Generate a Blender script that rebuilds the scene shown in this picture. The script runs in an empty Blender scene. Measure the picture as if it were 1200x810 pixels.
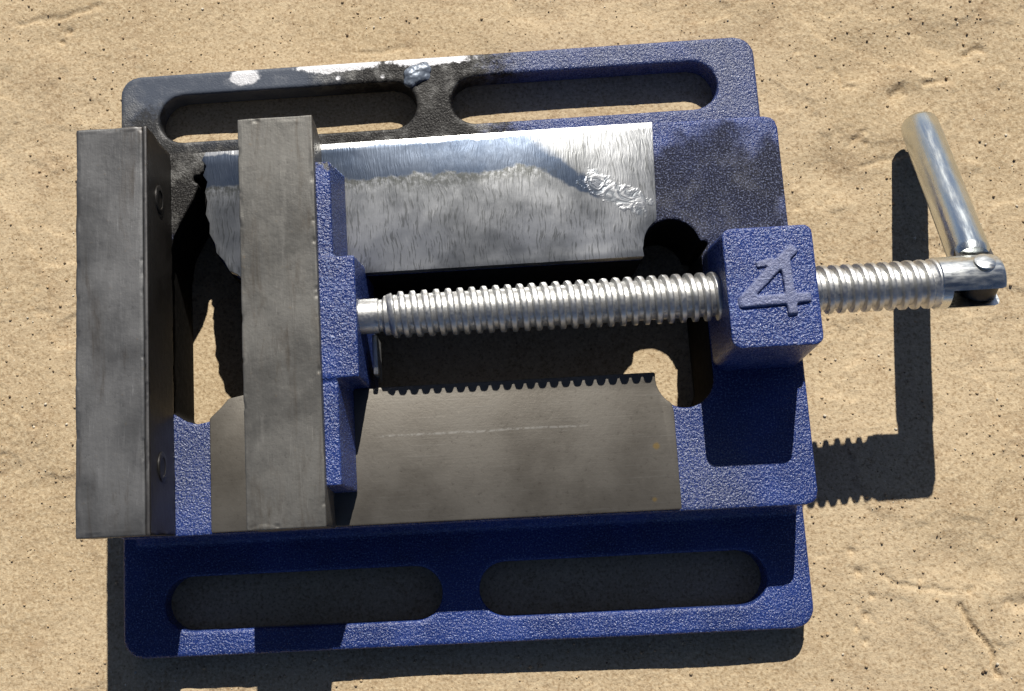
import bpy, bmesh, math, random
import numpy as np
from mathutils import Vector, Matrix

S = 0.001                      # everything below is drawn in millimetres
random.seed(4)
rng = np.random.default_rng(7)
scene = bpy.context.scene
col = scene.collection

# ------------------------------------------------------------------ camera
cam_data = bpy.data.cameras.new('camera')
cam_data.sensor_width = 36.0
cam_data.lens = 1349.65 / 1200 * 36.0
cam_data.shift_x = 120.9 / 1200
cam_data.shift_y = 2.05 / 1200
cam_data.clip_start = 0.01
cam_data.clip_end = 50
cam = bpy.data.objects.new('camera', cam_data)
R = ((0.9975324, 0.0568506, 0.0411960), (-0.0486882, 0.9829194, -0.1774793), (-0.0505821, 0.1750356, 0.9832619))
CAM = (1.98, -57.375, 313.64)
cam.matrix_world = Matrix([list(R[i]) + [CAM[i] * S] for i in range(3)] + [[0, 0, 0, 1]])
col.objects.link(cam)
scene.camera = cam

# ------------------------------------------------------------------ light
SX, SY = -0.156, 1.097         # where a shadow falls for each unit of height: (SX, -SY)
elev = math.atan2(1, math.hypot(SX, SY))
world = bpy.data.worlds.new('World')
scene.world = world
world.use_nodes = True
wn = world.node_tree
sky = wn.nodes.new('ShaderNodeTexSky')
sky.sky_type = 'NISHITA'
sky.sun_disc = False
sky.sun_elevation = elev
sky.sun_rotation = math.atan2(-SX, SY)
sky.altitude = 2500
sky.air_density = 0.5
sky.dust_density = 2.5
wn.links.new(sky.outputs[0], wn.nodes['Background'].inputs[0])
wn.nodes['Background'].inputs[1].default_value = 0.065
sun_data = bpy.data.lights.new('sun', 'SUN')
sun_data.energy = 5.0
sun_data.angle = math.radians(0.5)
sun_data.color = (1.0, 0.955, 0.88)
sun = bpy.data.objects.new('sun', sun_data)
sun.rotation_euler = Vector((SX, -SY, -1)).to_track_quat('-Z', 'Y').to_euler()
sun.location = (0.1, 0.7, 0.7)
col.objects.link(sun)
scene.view_settings.view_transform = 'Standard'
scene.view_settings.look = 'None'
scene.view_settings.gamma = 1
scene.view_settings.use_curve_mapping = False
scene.view_settings.exposure = 0.0
scene.cycles.adaptive_threshold = 0.025
scene.cycles.max_bounces = 6
scene.cycles.diffuse_bounces = 4
scene.cycles.caustics_reflective = False
scene.cycles.glossy_bounces = 3


# ------------------------------------------------------------------ numpy noise
def _hash(ix, iy, iz, seed):
    h = (ix * 374761393 + iy * 668265263 + iz * 2147483647 + seed * 974634721) & 0xFFFFFFFF
    h = ((h ^ (h >> 13)) * 1274126177) & 0xFFFFFFFF
    h = ((h ^ (h >> 16)) * 2246822519) & 0xFFFFFFFF
    return ((h ^ (h >> 15)) & 0xFFFFFF) / float(0xFFFFFF) * 2 - 1


def noise(p, scale, seed=0):
    q = p / scale
    i = np.floor(q).astype(np.int64)
    f = q - i
    f = f * f * (3 - 2 * f)
    out = 0
    for dx in (0, 1):
        for dy in (0, 1):
            for dz in (0, 1):
                w = (f[:, 0] if dx else 1 - f[:, 0]) * (f[:, 1] if dy else 1 - f[:, 1]) * (f[:, 2] if dz else 1 - f[:, 2])
                out = out + w * _hash(i[:, 0] + dx, i[:, 1] + dy, i[:, 2] + dz, seed)
    return out


def fbm(p, scale, octaves=4, seed=0, gain=0.5):
    a, s, o = 1.0, scale, 0
    for k in range(octaves):
        o = o + a * noise(p + 17.3 * k, s, seed + k)
        a *= gain
        s *= 0.5
    return o


def sstep(a, b, x):
    t = np.clip((x - a) / (b - a), 0, 1)
    return t * t * (3 - 2 * t)


# ------------------------------------------------------------------ node helper
class NT:
    def __init__(self, name):
        self.m = bpy.data.materials.new(name)
        self.shared = {}
        self.m.use_nodes = True
        self.t = self.m.node_tree
        self.b = self.t.nodes['Principled BSDF']
        tc = self.n('ShaderNodeTexCoord')
        self.P = self.vm('SCALE', tc.outputs['Object'], scale=1000.0)   # millimetres
        sp = self.n('ShaderNodeSeparateXYZ', [self.P])
        self.x, self.y, self.z = sp.outputs

    def n(self, typ, ins=(), **kw):
        nd = self.t.nodes.new(typ)
        for k, v in kw.items():
            setattr(nd, k, v)
        for i, v in enumerate(ins):
            self.set(nd, i, v)
        return nd

    def set(self, nd, key, v):
        if v is None:
            return
        if isinstance(v, bpy.types.NodeSocket):
            self.t.links.new(v, nd.inputs[key])
        else:
            nd.inputs[key].default_value = v

    def vm(self, op, a, b=None, scale=None):
        nd = self.n('ShaderNodeVectorMath', [a, b], operation=op)
        if scale is not None:
            nd.inputs['Scale'].default_value = scale
        return nd.outputs[0]

    def ma(self, op, a, b=None, c=None, clamp=False):
        return self.n('ShaderNodeMath', [a, b, c], operation=op, use_clamp=clamp).outputs[0]

    def mr(self, v, a, b, c=0.0, d=1.0, smooth=True):
        nd = self.n('ShaderNodeMapRange', [v, a, b, c, d])
        nd.interpolation_type = 'SMOOTHSTEP' if smooth else 'LINEAR'
        return nd.outputs[0]

    def stretch(self, sx, sy, sz):
        return self.vm('MULTIPLY', self.P, (sx, sy, sz))

    def noise(self, scale, detail=4.0, rough=0.55, vec=None, dist=0.0):
        nd = self.n('ShaderNodeTexNoise')
        self.set(nd, 'Vector', vec or self.P)
        nd.inputs['Scale'].default_value = scale
        nd.inputs['Detail'].default_value = detail
        nd.inputs['Roughness'].default_value = rough
        nd.inputs['Distortion'].default_value = dist
        return nd.outputs['Fac']

    def voro(self, scale, feature='F1', vec=None, out='Distance'):
        nd = self.n('ShaderNodeTexVoronoi', feature=feature)
        self.set(nd, 'Vector', vec or self.P)
        nd.inputs['Scale'].default_value = scale
        return nd.outputs[out]

    def mix(self, f, a, b, mode='MIX'):
        nd = self.n('ShaderNodeMix', data_type='RGBA', blend_type=mode)
        self.set(nd, 0, f)
        self.set(nd, 6, a if isinstance(a, bpy.types.NodeSocket) else (*a, 1))
        self.set(nd, 7, b if isinstance(b, bpy.types.NodeSocket) else (*b, 1))
        return nd.outputs[2]

    def mixf(self, f, a, b):
        nd = self.n('ShaderNodeMix', data_type='FLOAT')
        self.set(nd, 0, f); self.set(nd, 2, a); self.set(nd, 3, b)
        return nd.outputs[0]

    def bump(self, h, dist_mm, strength=1.0, normal=None):
        nd = self.n('ShaderNodeBump')
        nd.inputs['Strength'].default_value = strength
        nd.inputs['Distance'].default_value = dist_mm * S
        self.set(nd, 'Height', h)
        self.set(nd, 'Normal', normal)
        return nd.outputs[0]

    def blob(self, cx, cy, r, soft, wob=0.0, wscale=0.3, ax=1.0, ay=1.0):
        """a stain with an uneven outline of its own round (cx, cy)"""
        dx = self.ma('MULTIPLY', self.ma('SUBTRACT', self.x, cx), ax)
        dy = self.ma('MULTIPLY', self.ma('SUBTRACT', self.y, cy), ay)
        d = self.ma('SQRT', self.ma('ADD', self.ma('MULTIPLY', dx, dx), self.ma('MULTIPLY', dy, dy)))
        if wob:
            key = 0.12 if wscale < 0.2 else 0.6
            if key not in self.shared:
                self.shared[key] = self.ma('SUBTRACT', self.noise(key, 4, 0.65), 0.5)
            d = self.ma('ADD', d, self.ma('MULTIPLY', self.shared[key], wob * 2))
        return self.mr(d, r + soft, r - soft)

    def out(self, color=None, rough=None, metal=None, normal=None, spec=None, coat=None, aniso=None):
        for k, v in (('Base Color', color), ('Roughness', rough), ('Metallic', metal), ('Normal', normal),
                     ('Specular IOR Level', spec), ('Coat Weight', coat), ('Anisotropic', aniso)):
            if v is None:
                continue
            if isinstance(v, tuple):
                v = (*v, 1)
            self.set(self.b, k, v)
        return self.m


# ------------------------------------------------------------------ materials
def mat_paint(name='hammered_blue_paint', raised=False):
    m = NT(name)
    cell = m.voro(1.5, 'F1', m.vm('ADD', m.P, m.vm('SCALE', m.n('ShaderNodeTexNoise', [m.P, None, 0.9, 1.0]).outputs['Color'], scale=1.1)))
    fine = m.noise(2.3, 2, 0.65)
    tone = m.noise(0.05, 2, 0.6)
    base = m.mix(m.mr(tone, 0.35, 0.7), (0.012, 0.030, 0.150), (0.021, 0.050, 0.235))
    base = m.mix(m.mr(fine, 0.57, 0.65, 0, 0.75), base, (0.22, 0.30, 0.56))     # metal flake of the hammered finish
    base = m.mix(m.mr(cell, 0.20, 0.05, 0, 0.45), base, (0.34, 0.41, 0.66))
    lo = m.ma('SUBTRACT', m.noise(0.12, 4, 0.65), 0.5)
    m.shared[0.12] = lo
    if raised:
        base = m.mix(0.5, base, (0.31, 0.33, 0.45))
        h = m.ma('ADD', m.ma('MULTIPLY', cell, 0.6), fine)
        return m.out(base, 0.42, 0.0, m.bump(h, 0.3, 0.8), 0.5)
    # rubbed, greasy area on the back half: paint worn through to dull grey
    jag = m.ma('MULTIPLY', m.ma('SUBTRACT', m.noise(0.5, 4, 0.7), 0.5), 14.0)
    yy = m.ma('ADD', m.y, m.ma('ADD', jag, m.ma('MULTIPLY', lo, 26.0)))
    worn = m.mr(yy, 40.0, 43.5)
    xx = m.ma('ADD', m.x, m.ma('ADD', m.ma('MULTIPLY', jag, 2.4), m.ma('MULTIPLY', lo, 30.0)))
    worn = m.ma('MULTIPLY', worn, m.mr(xx, 28.0, 12.0))
    worn = m.ma('MAXIMUM', worn, m.blob(-66, 44, 19, 6, 6, 0.1, 0.9, 0.9))
    grease = m.ma('MULTIPLY', m.blob(69, 27, 20, 5, 16.0, 0.12, 0.85, 1.0), m.mr(m.z, 33, 30))
    slate2 = m.ma('MULTIPLY', m.mr(m.y, 52, 62), m.mr(lo, -0.3, 0.2, 0.15, 0.6))
    speck = m.mr(fine, 0.52, 0.62)
    greycol = m.mix(m.mr(m.ma('ADD', lo, m.ma('MULTIPLY', jag, 0.03)), -0.06, 0.20), (0.011, 0.010, 0.010), (0.105, 0.102, 0.095))
    greycol = m.mix(m.ma('MULTIPLY', speck, 0.22), greycol, (0.24, 0.23, 0.21))
    slate = m.blob(-62, 78, 22, 8, 8, 0.1, 0.7, 1.3)
    greycol = m.mix(slate, greycol, (0.085, 0.100, 0.132))
    base = m.mix(slate2, base, (0.085, 0.100, 0.165))
    base = m.mix(worn, base, greycol)
    gcol = m.mix(m.ma('MULTIPLY', speck, 0.75), (0.018, 0.017, 0.016), (0.20, 0.20, 0.21))
    base = m.mix(m.ma('MULTIPLY', m.blob(-80, 60, 8, 2.5, 7, 0.6, 1.0, 0.8), 0.85), base, (0.030, 0.029, 0.028))
    base = m.mix(m.ma('MULTIPLY', m.blob(-6, 70, 5, 2, 5, 0.6, 0.8, 0.8), 0.7), base, (0.035, 0.033, 0.030))
    base = m.mix(m.ma('MULTIPLY', grease, m.mr(fine, 0.42, 0.60, 0.92, 0.62)), base, gcol)
    dull = m.ma('MAXIMUM', m.blob(60, -42, 12, 8, 10, 0.15), m.blob(-64, -34, 13, 9, 8, 0.15))
    base = m.mix(m.ma('MULTIPLY', dull, m.mr(fine, 0.42, 0.6, 0, 0.45)), base, (0.19, 0.20, 0.22))
    # bare bright chips along the back edge
    chip = m.blob(-53.5, 78.4, 2.5, 0.35, 0.9, 0.4, 0.6, 1.0)
    for c in ((-29, 80.3, 2.4, 0.25), (-1, 80.0, 1.9, 0.16), (-20, 80.0, 1.5, 0.3)):
        chip = m.ma('MAXIMUM', chip, m.blob(c[0], c[1], c[2], 0.35, 1.3, 0.5, c[3], 1.0))
    for c in ((-27.0, 76.2, 0.6), (-14.5, 75.6, 0.5), (-65.5, 32.5, 0.6)):
        chip = m.ma('MAXIMUM', chip, m.blob(c[0], c[1], c[2], 0.3, 0.5, 0.8))
    base = m.mix(m.ma('MULTIPLY', chip, 0.9), base, (0.66, 0.66, 0.68))
    h = m.ma('ADD', m.ma('MULTIPLY', cell, 0.7), fine)
    flat = m.ma('SUBTRACT', 1.0, m.ma('MULTIPLY', m.ma('MAXIMUM', m.ma('MULTIPLY', m.ma('MAXIMUM', worn, m.ma('MULTIPLY', grease, 0.4)), 0.72), m.ma('MAXIMUM', slate, chip)), 0.8))
    nrm = m.bump(m.ma('MULTIPLY', h, flat), 0.24, 0.95)
    rough = m.mixf(worn, m.mr(fine, 0.3, 0.7, 0.22, 0.40), m.mr(lo, -0.1, 0.15, 0.42, 0.5))
    rough = m.mixf(grease, rough, 0.72)
    dirty = m.ma('MAXIMUM', worn, grease)
    return m.out(base, rough, m.mixf(chip, 0.0, 0.35), nrm, m.mixf(m.ma('MULTIPLY', dirty, m.mr(lo, 0.16, -0.02)), 0.65, 0.2))


def mat_jaw(name, tint, seed_shift, rust=0.5, metal=0.55):
    """dull milled steel with fine lengthwise scuffs"""
    m = NT(name)
    off = m.vm('ADD', m.P, (seed_shift, seed_shift * 0.7, 0))
    scr = m.noise(1.0, 3, 0.65, m.vm('MULTIPLY', off, (1.9, 0.16, 1.9)), 0.4)
    scr2 = m.noise(1.0, 4, 0.65, m.vm('MULTIPLY', off, (0.30, 0.045, 0.5)), 0.6)
    cloud = m.noise(0.055, 5, 0.66, off)
    spot = m.noise(0.7, 4, 0.72, off)
    c = m.mix(m.mr(cloud, 0.32, 0.68), tuple(t * 0.80 for t in tint), tuple(t * 1.15 for t in tint))
    c = m.mix(m.mr(scr2, 0.50, 0.72, 0, 0.65), c, (tint[0] * 0.52, tint[1] * 0.44, tint[2] * 0.37))
    c = m.mix(m.mr(scr2, 0.44, 0.30, 0, 0.35), c, tuple(t * 1.6 for t in tint))
    c = m.mix(m.ma('MULTIPLY', m.mr(scr, 0.60, 0.74, 0, 0.5), m.mr(cloud, 0.40, 0.60)), c, tuple(t * 2.0 for t in tint))
    c = m.mix(m.mr(spot, 0.63, 0.74, 0, rust), c, (tint[0] * 1.25, tint[1] * 0.95, tint[2] * 0.60))
    c = m.mix(m.mr(spot, 0.40, 0.30, 0, 0.5), c, tuple(t * 0.5 for t in tint))
    h = m.ma('ADD', m.ma('MULTIPLY', scr, 0.5), spot)
    return m.out(c, m.mr(cloud, 0.3, 0.7, 0.40, 0.58), metal, m.bump(h, 0.07, 0.8), 0.5)


def mat_lower_rail():
    m = NT('stained_milled_steel')
    cloud = m.noise(0.05, 5, 0.62)
    spot = m.noise(0.8, 5, 0.72)
    scr = m.noise(1.0, 3, 0.65, m.stretch(0.05, 2.4, 1))
    c = m.mix(m.mr(cloud, 0.3, 0.7), (0.136, 0.122, 0.102), (0.176, 0.162, 0.140))
    c = m.mix(m.mr(spot, 0.60, 0.75, 0, 0.35), c, (0.27, 0.24, 0.20))
    c = m.mix(m.mr(spot, 0.42, 0.30, 0, 0.5), c, (0.07, 0.06, 0.05))
    c = m.mix(m.mr(scr, 0.60, 0.72, 0, 0.30), c, (0.25, 0.24, 0.22))
    # one long scratch and two rust spots
    line = m.ma('ABSOLUTE', m.ma('SUBTRACT', m.ma('ADD', m.y, m.ma('MULTIPLY', m.noise(0.12, 2), 0.8)), -27.6))
    line = m.ma('MULTIPLY', m.mr(line, 0.42, 0.12), m.ma('MULTIPLY', m.mr(m.x, -20, -16), m.mr(m.x, 36, 28)))
    line = m.ma('MULTIPLY', line, m.mr(m.noise(0.9, 3, 0.7), 0.36, 0.6))
    c = m.mix(m.ma('MULTIPLY', line, 0.5), c, (0.34, 0.33, 0.31))
    for (px, py, r) in ((49.5, -34.0, 0.8), (48.0, -47.0, 0.5)):
        c = m.mix(m.blob(px, py, r, 0.35, 0.4, 1.2), c, (0.24, 0.17, 0.07))
    h = m.ma('ADD', m.ma('MULTIPLY', spot, 1.2), m.ma('MULTIPLY', scr, 0.3))
    return m.out(c, m.mr(cloud, 0.3, 0.7, 0.45, 0.6), 0.5, m.bump(h, 0.05, 0.8), 0.5)


def mat_upper_rail():
    m = NT('bright_milled_steel')
    warp = m.vm('ADD', m.P, m.vm('SCALE', m.n('ShaderNodeTexNoise', [m.P, None, 0.12]).outputs['Color'], scale=3.0))
    grain = m.noise(1.0, 3, 0.6, m.vm('MULTIPLY', warp, (2.1, 0.19, 1)))
    grain2 = m.noise(1.0, 2, 0.5, m.vm('MULTIPLY', warp, (3.2, 0.2, 1)))
    cloud = m.noise(0.075, 5, 0.6)
    spot = m.noise(0.7, 5, 0.7)
    c = m.mix(m.mr(cloud, 0.3, 0.7), (0.31, 0.32, 0.325), (0.48, 0.49, 0.50))
    for bx, by_, br in ((-12, 21, 9), (22, 22, 6), (40, 19, 6), (-30, 18, 6)):
        c = m.mix(m.ma('MULTIPLY', m.blob(bx, by_, br, 4.5, 7, 0.1, 0.7, 1.2), 0.75), c, (0.74, 0.75, 0.76))
    c = m.mix(m.mr(grain, 0.54, 0.62, 0, 0.58), c, (0.15, 0.155, 0.15))
    # painted bluish sky reflection: smooth band along the back edge, ending in a pale wavy rim
    by = m.ma('ADD', m.y, m.ma('MULTIPLY', m.ma('SUBTRACT', m.noise(0.13, 5, 0.6), 0.5), 7.0))
    band = m.ma('MULTIPLY', m.mr(by, 38.4, 39.6), m.mr(m.ma('ADD', m.x, m.ma('SUBTRACT', m.y, 44.0)), 31, 25))
    ca, sa = math.cos(math.radians(-33)), math.sin(math.radians(-33))
    lx, ly = m.ma('SUBTRACT', m.x, 22.0), m.ma('SUBTRACT', m.ma('ADD', m.y, m.ma('SUBTRACT', by, m.y)), 44.0)
    uu = m.ma('ADD', m.ma('MULTIPLY', lx, ca), m.ma('MULTIPLY', ly, sa))
    ww = m.ma('ABSOLUTE', m.ma('SUBTRACT', m.ma('MULTIPLY', ly, ca), m.ma('MULTIPLY', lx, sa)))
    streak = m.ma('MULTIPLY', m.mr(ww, 2.6, 1.6), m.ma('MULTIPLY', m.mr(uu, 0, 2), m.mr(uu, 26, 21)))
    band = m.ma('MAXIMUM', band, streak)
    c = m.mix(m.ma('MULTIPLY', band, 0.95), c, m.mix(m.mr(cloud, 0.35, 0.65), (0.10, 0.135, 0.20), (0.17, 0.21, 0.28)))
    dirt = m.ma('MULTIPLY', m.mr(by, 34.0, 38.6), m.mr(by, 39.4, 38.8))
    dirt = m.ma('MULTIPLY', dirt, m.mr(m.x, 34, 22))
    c = m.mix(m.ma('MULTIPLY', dirt, m.mr(spot, 0.4, 0.55, 0, 0.85)), c, (0.13, 0.135, 0.125))
    rim = m.ma('ADD', m.y, m.ma('MULTIPLY', m.ma('SUBTRACT', m.noise(0.16, 6, 0.68), 0.5), 3.4))
    c = m.mix(m.mr(rim, 47.5, 48.1), c, (0.85, 0.85, 0.83))
    # torn, crumpled smear toward the end of the streak
    cr = m.noise(0.26, 3, 0.5, None, 2.2)
    wob = m.ma('MULTIPLY', m.ma('SUBTRACT', m.noise(0.5, 3, 0.6), 0.5), 9.0)
    ly2 = m.ma('SUBTRACT', m.y, 31.0)
    lx2 = m.ma('SUBTRACT', m.x, 45.0)
    u2 = m.ma('ABSOLUTE', m.ma('ADD', m.ma('MULTIPLY', lx2, ca), m.ma('MULTIPLY', ly2, sa)))
    w2 = m.ma('ABSOLUTE', m.ma('SUBTRACT', m.ma('MULTIPLY', ly2, ca), m.ma('MULTIPLY', lx2, sa)))
    torn = m.ma('MULTIPLY', m.mr(m.ma('ADD', u2, wob), 9.5, 7.5), m.mr(m.ma('ADD', w2, m.ma('MULTIPLY', wob, 0.6)), 3.2, 2.0))
    c = m.mix(m.ma('MULTIPLY', torn, 0.7), c, m.mix(m.mr(cr, 0.42, 0.56), (0.30, 0.33, 0.36), (0.72, 0.73, 0.74)))
    h = m.ma('ADD', m.ma('MULTIPLY', grain, 0.7), m.ma('ADD', m.ma('MULTIPLY', grain2, 0.4), m.ma('MULTIPLY', m.noise(0.16, 2, 0.5), 1.0)))
    h = m.mixf(torn, h, m.ma('MULTIPLY', cr, 3.5))
    rough = m.mixf(band, m.mr(cloud, 0.3, 0.7, 0.31, 0.40), 0.29)
    return m.out(c, rough, 0.85, m.bump(h, 0.10, 0.7), 0.5)


def mat_steel(name, c0, c1, rough, bump_mm, stretch, dirt=0.3, metal=1.0):
    m = NT(name)
    v = m.stretch(*stretch)
    a = m.noise(0.9, 4, 0.6, v)
    b = m.noise(0.14, 4, 0.6)
    c = m.mix(m.mr(b, 0.3, 0.7), c0, c1)
    c = m.mix(m.mr(m.noise(0.8, 5, 0.7), 0.58, 0.74, 0, dirt), c, (0.12, 0.10, 0.07))
    return m.out(c, m.mr(a, 0.3, 0.7, rough * 0.75, rough * 1.3), metal, m.bump(a, bump_mm, 0.8), 0.5)


def mat_ground():
    m = NT('sandy_stone')
    big = m.noise(0.012, 4, 0.6)
    mid = m.noise(0.075, 5, 0.65)
    g1 = m.noise(0.45, 3, 0.7)
    g2 = m.noise(1.25, 1.0, 0.75)
    c = m.mix(m.mr(big, 0.35, 0.65), (0.530, 0.405, 0.250), (0.610, 0.475, 0.305))
    c = m.mix(m.mr(mid, 0.50, 0.72, 0, 0.60), c, (0.42, 0.300, 0.180))
    c = m.mix(m.mr(mid, 0.45, 0.28, 0, 0.45), c, (0.66, 0.515, 0.320))
    c = m.mix(m.mr(g1, 0.54, 0.70, 0, 0.45), c, (0.38, 0.260, 0.140))
    c = m.mix(m.mr(g2, 0.53, 0.67, 0, 0.55), c, (0.76, 0.62, 0.41))
    c = m.mix(m.mr(g2, 0.45, 0.32, 0, 0.58), c, (0.30, 0.200, 0.105))
    sp = m.voro(0.42, 'F1')
    c = m.mix(m.ma('MULTIPLY', m.mr(sp, 0.17, 0.09), m.mr(mid, 0.56, 0.64)), c, (0.22, 0.15, 0.085))
    h = m.ma('ADD', m.ma('MULTIPLY', g1, 0.7), m.ma('MULTIPLY', g2, 1.0))
    return m.out(c, 0.9, 0.0, m.bump(h, 0.18, 0.9), 0.2)


def mat_plain(name, color, rough=0.6, metal=0.0, spec=0.5):
    m = NT(name)
    a = m.noise(0.5, 4, 0.65)
    c = m.mix(m.mr(a, 0.35, 0.7), tuple(t * 0.7 for t in color), tuple(min(1, t * 1.25) for t in color))
    return m.out(c, rough, metal, m.bump(a, 0.08, 0.7), spec)


PAINT = mat_paint()
JAW_F = mat_jaw('dull_milled_steel_fixed', (0.142, 0.142, 0.143), 0, 0.40)
JAW_M = mat_jaw('dull_milled_steel_moving', (0.155, 0.150, 0.138), 53, 0.45)
PLATE_TOP = mat_jaw('streaked_jaw_plate_steel', (0.122, 0.118, 0.116), 97, 0.5)
PLATE_SIDE = mat_jaw('shade_black_jaw_face', (0.022, 0.019, 0.016), 97, 0.5, 0.0)  # shade on the plate's inner face, painted in as near-black
NUMERAL = mat_paint('rubbed_blue_paint', True)
RAIL_LO = mat_lower_rail()
RAIL_UP = mat_upper_rail()
SCREW = mat_steel('worn_screw_steel', (0.60, 0.60, 0.58), (0.74, 0.74, 0.72), 0.38, 0.015, (1, 1, 1), 0.15)
ZINC = mat_steel('zinc_plated_steel', (0.60, 0.65, 0.67), (0.74, 0.76, 0.72), 0.27, 0.12, (0.6, 0.6, 0.10), 0.15)
SCREW_END = mat_steel('zinc_plated_screw_end', (0.62, 0.65, 0.66), (0.76, 0.76, 0.72), 0.33, 0.05, (0.3, 1, 1), 0.2)
def mat_thread():
    """screw steel, unevenly darker down in the thread"""
    m = NT('dark_groove_screw_steel')
    dy, dz = m.ma('SUBTRACT', m.y, 0.6), m.ma('SUBTRACT', m.z, 38.1)
    r = m.ma('SQRT', m.ma('ADD', m.ma('MULTIPLY', dy, dy), m.ma('MULTIPLY', dz, dz)))
    n1 = m.noise(0.35, 4, 0.7)
    a = m.noise(1.6, 3, 0.6)
    c = m.mix(m.mr(n1, 0.3, 0.7), (0.58, 0.58, 0.56), (0.72, 0.72, 0.71))
    g = m.ma('MULTIPLY', m.mr(r, 5.3, 4.8), m.ma('MULTIPLY', m.mr(n1, 0.42, 0.62), m.mr(m.x, 100, 60, 0.15, 0.55)))
    g = m.ma('MULTIPLY', g, m.mr(m.x, -15.9, -15.0))
    c = m.mix(g, c, (0.055, 0.050, 0.042))  # darker toward the thread root, in uneven patches
    rough = m.mixf(g, m.mr(a, 0.3, 0.7, 0.38, 0.52), 0.6)
    return m.out(c, rough, m.mixf(g, 1.0, 0.3), m.bump(a, 0.02, 0.8), 0.5)


THREAD = mat_thread()
DARK = mat_plain('blackened_steel', (0.05, 0.047, 0.045), 0.45, 0.6)
GROUND = mat_ground()


# ------------------------------------------------------------------ geometry helpers (millimetres in, metres out)
def finish(name, me, mat, parent=None, smooth_angle=None, smooth=True):
    me.materials.clear()
    me.materials.append(mat)
    ob = bpy.data.objects.new(name, me)
    col.objects.link(ob)
    ob.parent = parent
    if smooth:
        me.polygons.foreach_set('use_smooth', np.ones(len(me.polygons), dtype=bool))
        if smooth_angle:
            me.set_sharp_from_angle(angle=math.radians(smooth_angle))
    return ob


def from_bm(name, bm, mat, parent=None, smooth_angle=40):
    bmesh.ops.recalc_face_normals(bm, faces=bm.faces)
    bmesh.ops.scale(bm, vec=(S, S, S), verts=bm.verts)
    me = bpy.data.meshes.new(name)
    bm.to_mesh(me)
    bm.free()
    return finish(name, me, mat, parent, smooth_angle)


def hull_block(bm, bottom, top, z0, z1):
    """a solid between two polygons with the same number of corners"""
    a = [bm.verts.new((x, y, z0)) for x, y in bottom]
    b = [bm.verts.new((x, y, z1)) for x, y in top]
    n = len(a)
    bm.faces.new(a[::-1])
    bm.faces.new(b)
    for i in range(n):
        bm.faces.new((a[i], a[(i + 1) % n], b[(i + 1) % n], b[i]))


def rect(x0, x1, y0, y1):
    return [(x0, y0), (x1, y0), (x1, y1), (x0, y1)]


def rrect(x0, x1, y0, y1, r, n=6):
    pts = []
    for cx, cy, a0 in ((x1 - r, y1 - r, 0), (x0 + r, y1 - r, 90), (x0 + r, y0 + r, 180), (x1 - r, y0 + r, 270)):
        for k in range(n + 1):
            a = math.radians(a0 + 90 * k / n)
            pts.append((cx + r * math.cos(a), cy + r * math.sin(a)))
    return pts


def prism(outer, holes, z0, z1):
    """polygon with holes, extruded: a mesh in millimetres"""
    bm = bmesh.new()
    loops = []
    for poly in [outer] + holes:
        vs = [bm.verts.new((x, y, z0)) for x, y in poly]
        loops.append([bm.edges.new((vs[i], vs[(i + 1) % len(vs)])) for i in range(len(vs))])
    bmesh.ops.triangle_fill(bm, use_beauty=True, use_dissolve=False, edges=[e for l in loops for e in l])
    r = bmesh.ops.extrude_face_region(bm, geom=bm.faces[:])
    vv = [g for g in r['geom'] if isinstance(g, bmesh.types.BMVert)]
    bmesh.ops.translate(bm, vec=(0, 0, z1 - z0), verts=vv)
    bmesh.ops.recalc_face_normals(bm, faces=bm.faces)
    return bm


def join_bm(dst, src):
    me = bpy.data.meshes.new('tmp')
    src.to_mesh(me)
    src.free()
    dst.from_mesh(me)
    bpy.data.meshes.remove(me)


def cast(name, bm, mat, parent, voxel, smooth_it, amp, wave, seed=0, nick=0.0):
    """fuse overlapping solids into one rounded casting with an uneven skin"""
    me = bpy.data.meshes.new('tmp')
    bmesh.ops.recalc_face_normals(bm, faces=bm.faces)
    bm.to_mesh(me)
    bm.free()
    ob = bpy.data.objects.new('tmp', me)
    col.objects.link(ob)
    md = ob.modifiers.new('r', 'REMESH')
    md.mode = 'VOXEL'
    md.voxel_size = voxel
    ms = ob.modifiers.new('s', 'SMOOTH')
    ms.factor = 0.5
    ms.iterations = smooth_it
    dg = bpy.context.evaluated_depsgraph_get()
    new = bpy.data.meshes.new_from_object(ob.evaluated_get(dg))
    bpy.data.objects.remove(ob)
    bpy.data.meshes.remove(me)
    n = len(new.vertices)
    co = np.empty(n * 3); new.vertices.foreach_get('co', co); co = co.reshape(-1, 3)
    no = np.empty(n * 3); new.vertex_normals.foreach_get('vector', no); no = no.reshape(-1, 3)
    d = amp * (noise(co, wave, seed) + 0.7 * noise(co, wave * 0.45, seed + 5)) + amp * 1.3 * noise(co, wave * 8, seed + 9)
    if nick:                      # worn, dented edges of a milled block
        lo_, hi_ = co.min(0), co.max(0)
        near = (np.minimum(co - lo_, hi_ - co) < 0.9).sum(1) >= 2
        d -= near * (nick * sstep(0.35, 0.85, noise(co, 2.6, seed + 3) + 0.3 * noise(co, 0.9, seed + 4)) + 0.12 * noise(co, 5.0, seed + 6))
    co = (co + no * d[:, None]) * S
    new.vertices.foreach_set('co', co.ravel())
    new.update()
    new.name = name
    return finish(name, new, mat, parent)


def tube_x(bm, prof, seg=32, cy=0, cz=0):
    """lathe about the x axis: prof = [(x, r)]"""
    rings = []
    for x, r in prof:
        rings.append([bm.verts.new((x, cy + r * math.cos(2 * math.pi * k / seg), cz + r * math.sin(2 * math.pi * k / seg))) for k in range(seg)])
    for a, b in zip(rings, rings[1:]):
        for k in range(seg):
            bm.faces.new((a[k], a[(k + 1) % seg], b[(k + 1) % seg], b[k]))
    bm.faces.new(rings[0][::-1])
    bm.faces.new(rings[-1])


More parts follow.
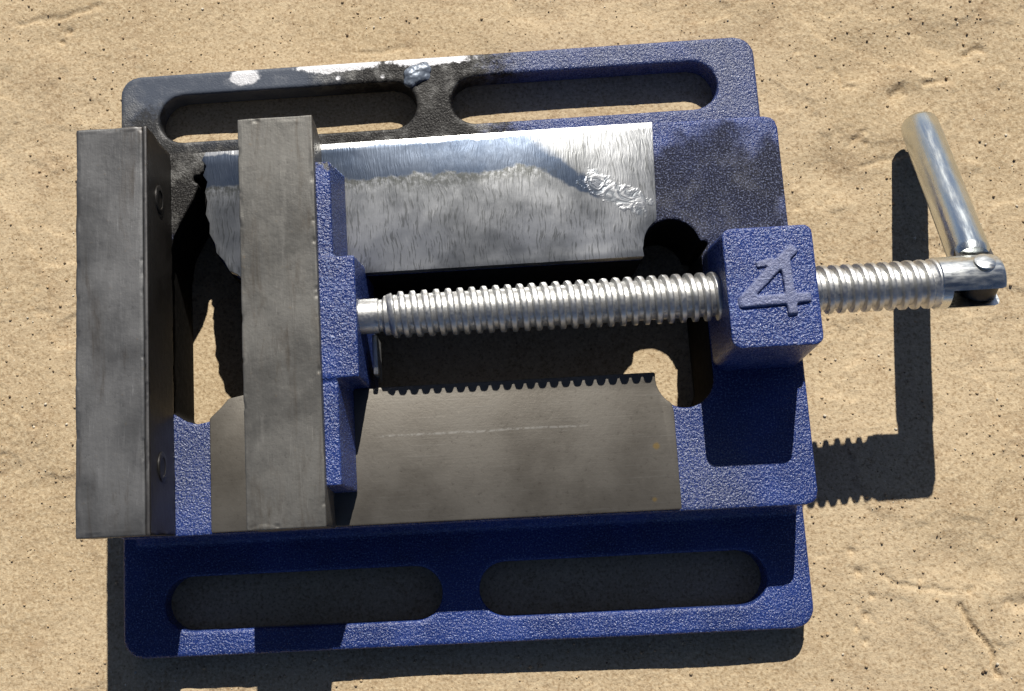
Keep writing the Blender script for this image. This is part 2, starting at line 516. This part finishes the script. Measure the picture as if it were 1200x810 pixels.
def bevelled(name, bm, mat, parent, width, seg=2, wear=0.0):
    """machined block: bevelled edges, slightly uneven"""
    bmesh.ops.recalc_face_normals(bm, faces=bm.faces)
    ed = [e for e in bm.edges if len(e.link_faces) == 2 and e.calc_face_angle() > math.radians(25)]
    bmesh.ops.bevel(bm, geom=ed, offset=width, segments=seg, profile=0.5, affect='EDGES', clamp_overlap=True)
    return from_bm(name, bm, mat, parent, 30)


# ------------------------------------------------------------------ the ground
def axis(lo, hi, step, far):
    core = np.arange(lo, hi + step, step)
    ext = []
    d, x = step, 0.0
    while x < far:
        d *= 1.25
        x += d
        ext.append(x)
    ext = np.array(ext)
    return np.concatenate([(lo - ext)[::-1], core, core[-1] + ext])


def build_ground():
    xs = axis(-145, 185, 0.55, 500)
    ys = axis(-112, 128, 0.55, 500)
    X, Y = np.meshgrid(xs, ys)
    p = np.stack([X.ravel(), Y.ravel(), np.zeros(X.size)], 1)
    z = 1.15 * fbm(p, 55, 2, 3) + 0.09 * fbm(p, 11, 3, 11)
    # crusty low steps, lit on the back side and shaded toward the viewer
    q = fbm(p + np.array([40, 9, 0]), 34, 5, 21, 0.58)
    ridge = np.abs(q - 0.35)
    zone = sstep(0.0, 0.5, fbm(p, 70, 2, 77) + 0.35 * sstep(80, 130, p[:, 0]) + 0.25)
    z += zone * 0.40 * sstep(0.26, 0.40, q) + zone * 0.28 * sstep(-0.46, -0.34, q)
    z -= zone * 0.10 * np.exp(-(ridge / 0.03) ** 2)
    # grain
    z += 0.09 * noise(p, 1.3, 31) + 0.07 * noise(p, 0.8, 32)
    pit = noise(p, 1.9, 41) + 0.45 * noise(p, 17, 42)
    z -= 0.45 * sstep(1.02, 1.22, pit)

    def seg_dist(pts):
        d = np.full(len(p), 1e9)
        wob = np.stack([noise(p, 3.0, 51), noise(p, 3.0, 52)], 1) * 0.9
        w = p[:, :2] + wob
        for a, b in zip(pts, pts[1:]):
            a = np.array(a); b = np.array(b)
            t = np.clip(((w - a) @ (b - a)) / ((b - a) @ (b - a)), 0, 1)
            d = np.minimum(d, np.linalg.norm(w - (a + t[:, None] * (b - a)), axis=1))
        return d
    for a, b, r, dp in ((118, 74, 9, 1.2), (141, 78, 10, 1.3), (134, 60, 7, 1.0), (108, 40, 8, 0.9), (130, -66, 9, 0.9), (150, -80, 8, 1.0), (-110, 98, 9, 0.9), (-118, -30, 8, 0.7), (30, 96, 9, 0.8)):
        z -= dp * np.exp(-(np.hypot(p[:, 0] - a + 4 * noise(p, 9, 71), (p[:, 1] - b + 3 * noise(p, 9, 72)) * 1.4) / r) ** 2)
    for pts, wd, dp in (([(128.5, -77.5), (130.8, -82), (134.5, -88), (136, -95)], 0.55, 1.3),
                        ([(113.8, 72), (114.3, 66.5), (118, 66.2)], 0.45, 0.7),
                        ([(128.0, 63.0), (130.5, 65.0)], 1.6, 1.0), ([(137.5, 66.0), (143.5, 67)], 0.7, 0.8),
                        ([(150.5, 74), (155.5, 75.5)], 0.9, 0.8), ([(141, -77.5), (146, -77.0)], 1.6, 0.8),
                        ([(108.0, -66.3), (112, -71), (121, -72.5), (127, -73.5)], 0.6, 0.5),
                        ([(-122, 103), (-108, 104.5), (-98, 107)], 0.8, 0.5),
                        ([(-20, 86.5), (-6, 88.0)], 0.7, 0.6), ([(118, 43), (132, 47)], 0.8, 0.5)):
        z -= dp * np.exp(-(seg_dist(pts) / wd) ** 2)
    for (a, b, r) in ((103.7, -67.3, 1.0), (104.5, -78.6, 1.1), (103.8, -85.0, 1.0), (102.6, -62.0, 0.8), (101.8, -82, 0.6),
                      (106.5, -73.8, 0.6), (119.5, -70, 0.7), (131.5, -73.6, 0.9), (-107, 100, 0.9), (-109, 97, 0.7), (-18, 85.2, 0.8)):
        dd = np.hypot(p[:, 0] - a + 0.5 * noise(p, 0.9, 61), p[:, 1] - b + 0.5 * noise(p, 0.9, 62))
        z -= 1.0 * np.exp(-(dd / r) ** 2)
    # the stone lies flat and a touch lower where the tool rests on it
    under = sstep(14, 0, np.maximum(np.maximum(np.abs(p[:, 0]) - 89, np.abs(p[:, 1]) - 80), 0))
    far = sstep(60, 200, np.maximum(np.abs(p[:, 0] - 20) - 160, np.abs(p[:, 1]) - 120))
    z = z * (1 - 0.75 * under) * (1 - far * 0.6) - 0.55
    z = np.minimum(z, -0.02 + (1 - under) * 3.0)
    p[:, 2] = z
    nx, ny = len(xs), len(ys)
    idx = np.arange(nx * ny).reshape(ny, nx)
    faces = np.stack([idx[:-1, :-1], idx[:-1, 1:], idx[1:, 1:], idx[1:, :-1]], -1).reshape(-1, 4)
    me = bpy.data.meshes.new('ground')
    me.vertices.add(len(p)); me.vertices.foreach_set('co', (p * S).ravel())
    me.loops.add(faces.size); me.loops.foreach_set('vertex_index', faces.ravel().astype(np.int32))
    me.polygons.add(len(faces))
    me.polygons.foreach_set('loop_start', np.arange(0, faces.size, 4, dtype=np.int32))
    me.update(calc_edges=True)
    g = finish('ground', me, GROUND)
    g['kind'] = 'structure'
    g['label'] = 'sandy tan stone ground with fine grains, pits and cracks'
    return xs, ys, z.reshape(ny, nx)


GX, GY, GZ = build_ground()

# ------------------------------------------------------------------ the vise
vise = bpy.data.objects.new('drill_press_vise', None)
col.objects.link(vise)
vise['label'] = 'blue cast iron drill press vise with steel jaws lying on sandy stone'
vise['category'] = 'vise'

ZF, ZB, ZP, ZJ, ZK, ZS = 7.85, 26.1, 28.8, 46.95, 49.4, 38.1
YS = 0.6


def stadium(x0, x1, y0, y1, n=14):
    r = (y1 - y0) / 2
    cy = (y0 + y1) / 2
    pts = [(x1 - r + r * math.cos(a), cy + r * math.sin(a)) for a in np.linspace(-math.pi / 2, math.pi / 2, n)]
    pts += [(x0 + r + r * math.cos(a), cy + r * math.sin(a)) for a in np.linspace(math.pi / 2, 3 * math.pi / 2, n)]
    return pts


def arc(cx, cy, r, a0, a1, n=12):
    return [(cx + r * math.cos(math.radians(a)), cy + r * math.sin(math.radians(a))) for a in np.linspace(a0, a1, n)]


# the long opening between the rails; its back left corner is broken away
opening = [(-71.3, -18.6)] + [(-67.5, -21.2), (-64.5, -22.1), (-61.0, -21.4), (-58.2, -18.8), (-56.2, -16.6), (-52.5, -15.8)]
opening += [(51.0, -15.8)] + arc(58.2, -17.3, 7.3, 180, 358) + [(65.4, -15.0), (65.4, 14.0), (68.0, 17.6)]
opening += arc(58.2, 16.6, 7.3, 8, 180) + [(50.8, 13.7), (-51.5, 13.7), (-55.5, 17.0), (-58.6, 21.8), (-60.4, 27.0), (-61.3, 32.5),
                                           (-61.7, 37.0), (-61.3, 41.5), (-61.8, 46.8), (-63.0, 45.4), (-62.6, 43.4), (-64.4, 43.9), (-64.9, 42.6), (-63.1, 41.2), (-63.9, 39.2), (-64.6, 37.2), (-66.6, 33.8), (-68.2, 31.0), (-70.2, 27.0), (-71.3, 20.0)]

# --- base casting: flange plate, body and the foot under the fixed jaw
base = prism(rrect(-89.3, 89.3, -80.6, 80.6, 5.5), [stadium(-78.3, -5.2, 60.2, 74.1), stadium(4.4, 78.4, 60.2, 74.1),
                                                   stadium(-78.3, -5.2, -74.1, -60.2), stadium(4.4, 78.4, -74.1, -60.2),
                                                   opening[::-1]], 0.0, ZF)
join_bm(base, prism(rrect(-86.5, 88.0, -50.0, 50.0, 3.0), [opening[::-1]], 1.0, ZB))
foot = bmesh.new()
hull_block(foot, rect(-87.5, -71.3, -48.5, 48.5), rect(-87.0, -71.6, -47.5, 47.5), 1.0, 31.0)
join_bm(base, foot)
# fillets where the body walls meet the flange
for s in (-1, 1):
    fl = bmesh.new()
    b0, b1 = sorted((s * 49.0, s * 51.8))
    t0, t1 = sorted((s * 49.0, s * 50.2))
    hull_block(fl, rect(-85, 87, b0, b1), rect(-85, 87, t0, t1), ZF - 1, ZF + 3.0)
    join_bm(base, fl)
base_ob = cast('base_casting', base, PAINT, vise, 0.5, 4, 0.018, 1.5, 3)
OPENING_SHADE = mat_plain('opening_shade_black', (0.020, 0.019, 0.018), 0.95, 0.0, 0.05)  # shade inside the opening, put into its walls as near-black colour
base_ob.data.materials.append(OPENING_SHADE)
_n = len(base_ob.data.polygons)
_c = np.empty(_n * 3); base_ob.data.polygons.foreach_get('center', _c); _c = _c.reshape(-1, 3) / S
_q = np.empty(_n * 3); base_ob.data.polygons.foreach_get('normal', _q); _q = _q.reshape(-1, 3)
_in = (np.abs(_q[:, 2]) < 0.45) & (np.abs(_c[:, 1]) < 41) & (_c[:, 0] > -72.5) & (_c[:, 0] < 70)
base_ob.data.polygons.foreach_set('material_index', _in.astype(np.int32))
base_ob['label'] = 'blue hammered cast base with four bolt slots, worn grey at the back'

# a lump of slag stuck on the web between the back slots
bm = bmesh.new()
for (cx, cy, r) in ((-5.4, 75.6, 3.0), (-3.0, 77.2, 2.3), (-6.6, 73.8, 1.9), (-2.4, 75.0, 1.5)):
    lump = bmesh.new()
    bmesh.ops.create_icosphere(lump, subdivisions=3, radius=r)
    bmesh.ops.scale(lump, vec=(1.1, 1, 0.55), verts=lump.verts)
    bmesh.ops.translate(lump, vec=(cx, cy, ZF), verts=lump.verts)
    join_bm(bm, lump)
slag = cast('slag_lump', bm, mat_plain('blue_grey_slag', (0.20, 0.235, 0.29), 0.4, 0.2), base_ob, 0.3, 2, 0.22, 1.3, 77)

# --- rails
up = [(-60.6, 48.9), (-61.7, 46.8), (-60.5, 45.2), (-61.4, 42.6), (-60.3, 40.8), (-61.0, 38.0), (-60.4, 35.6), (-60.9, 32.0), (-59.9, 29.6), (-60.0, 26.8), (-58.6, 24.0), (-58.3, 21.6), (-56.4, 19.4), (-55.0, 16.6), (-53.0, 15.6), (-51.3, 13.9)]
up += [(50.6, 13.9)] + [(50.4, 16.0)] + arc(58.2, 16.6, 7.5, 178, 122, 7) + [(54.6, 24.0), (55.6, 49.3)]
bm = prism(up, [], 21.0, ZP)
rail_up = bevelled('rail', bm, RAIL_UP, vise, 0.45)
rail_up['label'] = 'bright silver milled slide rail with wavy grain at the back'
lo = [(-60.9, -21.2), (-58.0, -18.6), (-56.0, -16.4), (-52.3, -15.7), (50.8, -15.7)] + arc(58.2, -17.3, 7.5, 182, 238, 6) + [(54.6, -26.0), (54.4, -49.6), (-61.0, -49.6)]
rail_lo = bevelled('rail', prism(lo, [], 21.0, ZP), RAIL_LO, vise, 0.45)
rail_lo['label'] = 'dull grey brown stained slide rail at the front'

# --- fixed jaw: milled block, hard plate on its inner face, two screws
bm = bmesh.new()
hull_block(bm, rect(-88.9, -72.0, -49.7, 49.7), rect(-88.9, -72.3, -50.0, 50.0), 30.5, ZJ)
fixed = cast('fixed_jaw', bm, JAW_F, vise, 0.32, 2, 0.012, 3.0, 101, 0.16)
fixed['label'] = 'long grey milled fixed jaw at the end away from the handle'
bm = bmesh.new()
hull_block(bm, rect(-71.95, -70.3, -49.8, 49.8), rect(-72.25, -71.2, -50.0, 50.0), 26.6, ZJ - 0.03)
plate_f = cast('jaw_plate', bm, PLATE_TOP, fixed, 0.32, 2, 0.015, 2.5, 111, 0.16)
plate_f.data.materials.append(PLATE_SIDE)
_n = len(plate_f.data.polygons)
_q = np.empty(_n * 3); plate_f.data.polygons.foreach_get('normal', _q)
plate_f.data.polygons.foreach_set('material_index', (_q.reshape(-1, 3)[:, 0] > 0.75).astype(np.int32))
for yy in (34.0, -33.4):
    bm = bmesh.new()
    # countersunk socket screw set in the plate
    tube_x(bm, [(-71.6, 3.7), (-70.62, 3.7), (-70.5, 3.4), (-70.5, 2.4), (-71.0, 2.0), (-71.6, 1.9)], 28, yy, 37.0)
    from_bm('screw', bm, DARK, fixed, 35)

# --- moving jaw
bm = bmesh.new()
hull_block(bm, rect(-48.7, -30.0, -50.0, 50.0), rect(-48.7, -30.1, -50.0, 50.0), ZP + 0.1, ZJ)
moving = cast('moving_jaw', bm, JAW_M, vise, 0.34, 2, 0.012, 3.0, 121, 0.2)
moving['label'] = 'grey milled moving jaw bar standing across both rails'
bm = bmesh.new()
hull_block(bm, rect(-31, -24.2, -41.5, 39.8), rect(-31, -26.6, -40.6, 38.9), ZP + 0.4, 44.0)
hull_block(bm, rect(-31, -19.0, -16.2, 16.2), rect(-31, -21.4, -15.2, 14.6), 14.0, 44.6)
boss = cast('screw_boss', bm, PAINT, moving, 0.4, 3, 0.018, 1.3, 8)
bm = bmesh.new()
hull_block(bm, rect(-46, -26, -13.2, 13.2), rect(-46, -26, -13.2, 13.2), 10.0, ZP + 0.2)
hull_block(bm, rect(-45, -27, -24, 24), rect(-45, -27, -24, 24), 2.0, 10.0)
from_bm('guide_keel', bm, DARK, moving)
bm = bmesh.new()
hull_block(bm, rect(-18.6, -17.4, -13.5, -3.0), rect(-18.8, -17.6, -13.0, -3.0), 22.0, 33.0)
bevelled('retaining_pin', bm, SCREW, moving, 0.25)

# --- nut block with its raised size numeral
bm = bmesh.new()
hull_block(bm, rrect(65.8, 87.6, -16.4, 16.2, 3.0), rrect(65.4, 86.4, -14.4, 14.2, 2.2), 20.0, ZK)
block = cast('nut_block', bm, PAINT, vise, 0.35, 9, 0.02, 1.3, 14)


def stroke(bm, a, b, w0, w1, z0, h):
    a = Vector(a); b = Vector(b)
    d = (b - a).normalized()
    nrm = Vector((-d.y, d.x))
    p = [a + nrm * w0, a - nrm * w0, b - nrm * w1, b + nrm * w1]
    c = (a + b) / 2
    t = [c + (q - c) * 0.9 for q in p]
    hull_block(bm, [tuple(q) for q in p], [tuple(q) for q in t], z0, z0 + h)


bm = bmesh.new()
stroke(bm, (82.2, 9.2), (68.4, -3.6), 1.35, 1.35, ZK - 0.6, 1.35)
stroke(bm, (67.2, -3.7), (84.9, -3.2), 1.4, 1.25, ZK - 0.6, 1.35)
stroke(bm, (79.2, 6.8), (79.9, -7.6), 1.2, 1.2, ZK - 0.6, 1.4)
stroke(bm, (72.4, 5.0), (77.0, 5.8), 0.8, 1.0, ZK - 0.6, 1.15)
num = cast('numeral', bm, NUMERAL, block, 0.22, 14, 0.05, 1.2, 19)
num['label'] = 'raised numeral 4 cast on top of the nut block'

# --- lead screw
def build_screw():
    p, r1, r0 = 2.9, 5.95, 4.85
    x0, x1 = -15.0, 117.0
    seg, per = 40, 25
    n = int((x1 - x0) / p * per)
    th = np.arange(seg) / seg
    rings = []
    stations = [(-23.5, 4.3), (-16.6, 4.3), (-16.3, 3.9), (-15.6, 3.9)]
    bm = bmesh.new()
    for x, r in stations:
        rings.append([bm.verts.new((x, YS + r * math.cos(2 * math.pi * t), ZS + r * math.sin(2 * math.pi * t))) for t in th])
    for i in range(n + 1):
        x = x0 + i * p / per
        ring = []
        for t in th:
            f = (x / p - t) % 1.0
            if f < 0.40: k = 1.0 - 0.08 * (abs(f - 0.20) / 0.20) ** 2
            elif f < 0.52: k = 0.92 * (1 - (f - 0.40) / 0.12)
            elif f < 0.88: k = 0.0
            else: k = 0.92 * (f - 0.88) / 0.12
            lead = min(1.0, (x - x0) / 2.5, max(0.0, (x1 - x) / 2.5) + 0.0)
            top = r1 - 0.25 * max(0.0, 1 - (x - x0) / 60)
            r = r0 + (top - r0) * k * max(0, lead) + (1.2 * (1 - min(1, max(0, (x1 - x) / 2.5))) if x > x1 - 2.5 else 0)
            ring.append(bm.verts.new((x, YS + r * math.cos(2 * math.pi * t), ZS + r * math.sin(2 * math.pi * t))))
        rings.append(ring)
    for a, b in zip(rings, rings[1:]):
        for k in range(seg):
            bm.faces.new((a[k], a[(k + 1) % seg], b[(k + 1) % seg], b[k]))
    bm.faces.new(rings[0][::-1]); bm.faces.new(rings[-1])
    return from_bm('lead_screw', bm, THREAD, vise, 28)


lead = build_screw()

# the plain end is a fork: two cheeks with a slot for the handle, turned about the screw axis
piv = Vector((127.9, YS, ZS))
tip = Vector((132.0, 52.2, 6.6))
dh = (tip - piv).normalized()
n_pin = Vector((1, 0, 0)).cross(dh).normalized()
if n_pin.z < 0:
    n_pin = -n_pin
t_dir = n_pin.cross(Vector((1, 0, 0))).normalized()
E_R, GAP = 6.25, 2.9
bm = bmesh.new()
tube_x(bm, [(116.5, 5.7), (117.2, E_R), (119.4, E_R)], 40, YS, ZS)
for s in (-1, 1):          # each cheek: circular segment beyond the slot
    rings = []
    prof = [(119.2, E_R, GAP), (130.6, E_R, GAP), (131.6, E_R - 0.4, GAP), (132.2, E_R - 1.4, GAP)]
    for x, r, g in prof:
        a0 = math.asin(g / r)
        ring = []
        for k in range(21):
            a = a0 + (math.pi - 2 * a0) * k / 20
            ring.append(bm.verts.new(Vector((x, YS, ZS)) + t_dir * (r * math.cos(a)) + n_pin * (s * r * math.sin(a))))
        rings.append(ring)
    m_ = len(rings[0])
    for a, b in zip(rings, rings[1:]):
        for k in range(m_):
            bm.faces.new((a[k], a[(k + 1) % m_], b[(k + 1) % m_], b[k]))
    bm.faces.new(rings[0][::-1]); bm.faces.new(rings[-1])
from_bm('screw_end', bm, SCREW_END, lead, 35)

# --- folding handle
L = (tip - piv).length
hm = Matrix.Translation(piv * S) @ dh.to_track_quat('Z', 'Y').to_matrix().to_4x4()


def lathe_z(bm, prof, seg=40, flat=None):
    rings = []
    for z, r in prof:
        rings.append([bm.verts.new((r * math.cos(2 * math.pi * k / seg), r * math.sin(2 * math.pi * k / seg), z)) for k in range(seg)])
    for a, b in zip(rings, rings[1:]):
        for k in range(seg):
            bm.faces.new((a[k], a[(k + 1) % seg], b[(k + 1) % seg], b[k]))
    bm.faces.new(rings[0][::-1]); bm.faces.new(rings[-1])


bm = bmesh.new()
lathe_z(bm, [(6.6, 3.1), (7.2, 4.3), (8.6, 4.85), (9.4, 4.9)] + [(9.4 + (L - 11.0) * k / 10, 4.9 + random.uniform(-.03, .03)) for k in range(1, 11)] + [(L - 0.8, 4.75), (L, 4.1), (L, 2.4), (L - 1.2, 1.9)])
handle = from_bm('handle', bm, ZINC, vise, 40)
handle.matrix_world = hm
handle['label'] = 'zinc plated round folding handle leaning down to the stone'
# flat tang that runs into the fork
bm = bmesh.new()
outline = [(-4.3, 9.0), (4.3, 9.0)] + [(4.6 * math.cos(a), 4.6 * math.sin(a)) for a in np.linspace(0, -math.pi, 14)]
inv = hm.to_3x3().inverted()
ln = (inv @ n_pin).normalized()
lt = ln.cross(Vector((0, 0, 1))).normalized()
fa = [bm.verts.new(lt * u + Vector((0, 0, 1)) * w + ln * 2.3) for u, w in outline]
fb = [bm.verts.new(lt * u + Vector((0, 0, 1)) * w - ln * 2.3) for u, w in outline]
bm.faces.new(fa); bm.faces.new(fb[::-1])
for i in range(len(fa)):
    j = (i + 1) % len(fa)
    bm.faces.new((fa[i], fb[i], fb[j], fa[j]))
from_bm('tang', bm, DARK, handle, 30)
# pivot pin with domed, peened head
bm = bmesh.new()
lathe_z(bm, [(-6.7, 1.2), (-6.3, 2.0), (-5.9, 2.1), (6.25, 2.1), (6.3, 2.45), (6.55, 2.4), (6.8, 1.8), (6.9, 0.9)], 28)
pin = from_bm('pivot_pin', bm, SCREW_END, lead, 40)
pin.matrix_world = Matrix.Translation((piv + n_pin * 0.2 + Vector((-0.6, 0, 0))) * S) @ n_pin.to_track_quat('Z', 'Y').to_matrix().to_4x4()

# ------------------------------------------------------------------ loose grains on the stone
def build_grains():
    ico = bmesh.new()
    bmesh.ops.create_icosphere(ico, subdivisions=1, radius=1.0)
    iv = np.array([v.co[:] for v in ico.verts]); ifc = np.array([[v.index for v in f.verts] for f in ico.faces])
    ico.free()
    V, F, MI = [], [], []
    n = 0
    tries = 8000
    for k in range(tries):
        x = rng.uniform(-140, 178); y = rng.uniform(-108, 124)
        inside = abs(x) < 90.5 and abs(y) < 82
        if inside:
            continue
        if noise(np.array([[x, y, 0.0]]), 14, 91)[0] + rng.uniform(-0.8, 0.8) < 0.0:
            continue
        i = min(max(np.searchsorted(GX, x), 0), len(GX) - 1); j = min(max(np.searchsorted(GY, y), 0), len(GY) - 1)
        r = 0.14 + 0.26 * rng.random() ** 3
        q = iv * (1 + 0.35 * (rng.random((len(iv), 1)) - 0.5)) * r * np.array([1 + .5 * rng.random(), 1 + .4 * rng.random(), 0.8])
        a = rng.uniform(0, 6.28); c, s = math.cos(a), math.sin(a)
        q = q @ np.array([[c, s, 0], [-s, c, 0], [0, 0, 1]]) + np.array([x, y, GZ[j, i] + r * 0.35])
        V.append(q); F.append(ifc + n); n += len(iv)
        MI.append(np.full(len(ifc), 0 if rng.random() < 0.80 else (1 if rng.random() < 0.4 else 2)))
    V = np.concatenate(V) * S; F = np.concatenate(F); MI = np.concatenate(MI)
    me = bpy.data.meshes.new('sand_grains')
    me.from_pydata(V.tolist(), [], F.tolist())
    ob = finish('sand_grains', me, mat_plain('tan_sand_grain', (0.50, 0.37, 0.22), 0.9))
    me.materials.append(mat_plain('brown_sand_grain', (0.17, 0.11, 0.06), 0.9))
    me.materials.append(mat_plain('pale_sand_grain', (0.72, 0.64, 0.50), 0.85))
    me.polygons.foreach_set('material_index', MI.astype(np.int32))
    ob['kind'] = 'stuff'
    ob['label'] = 'loose sand grains scattered over the tan stone'
    ob['category'] = 'sand'


build_grains()
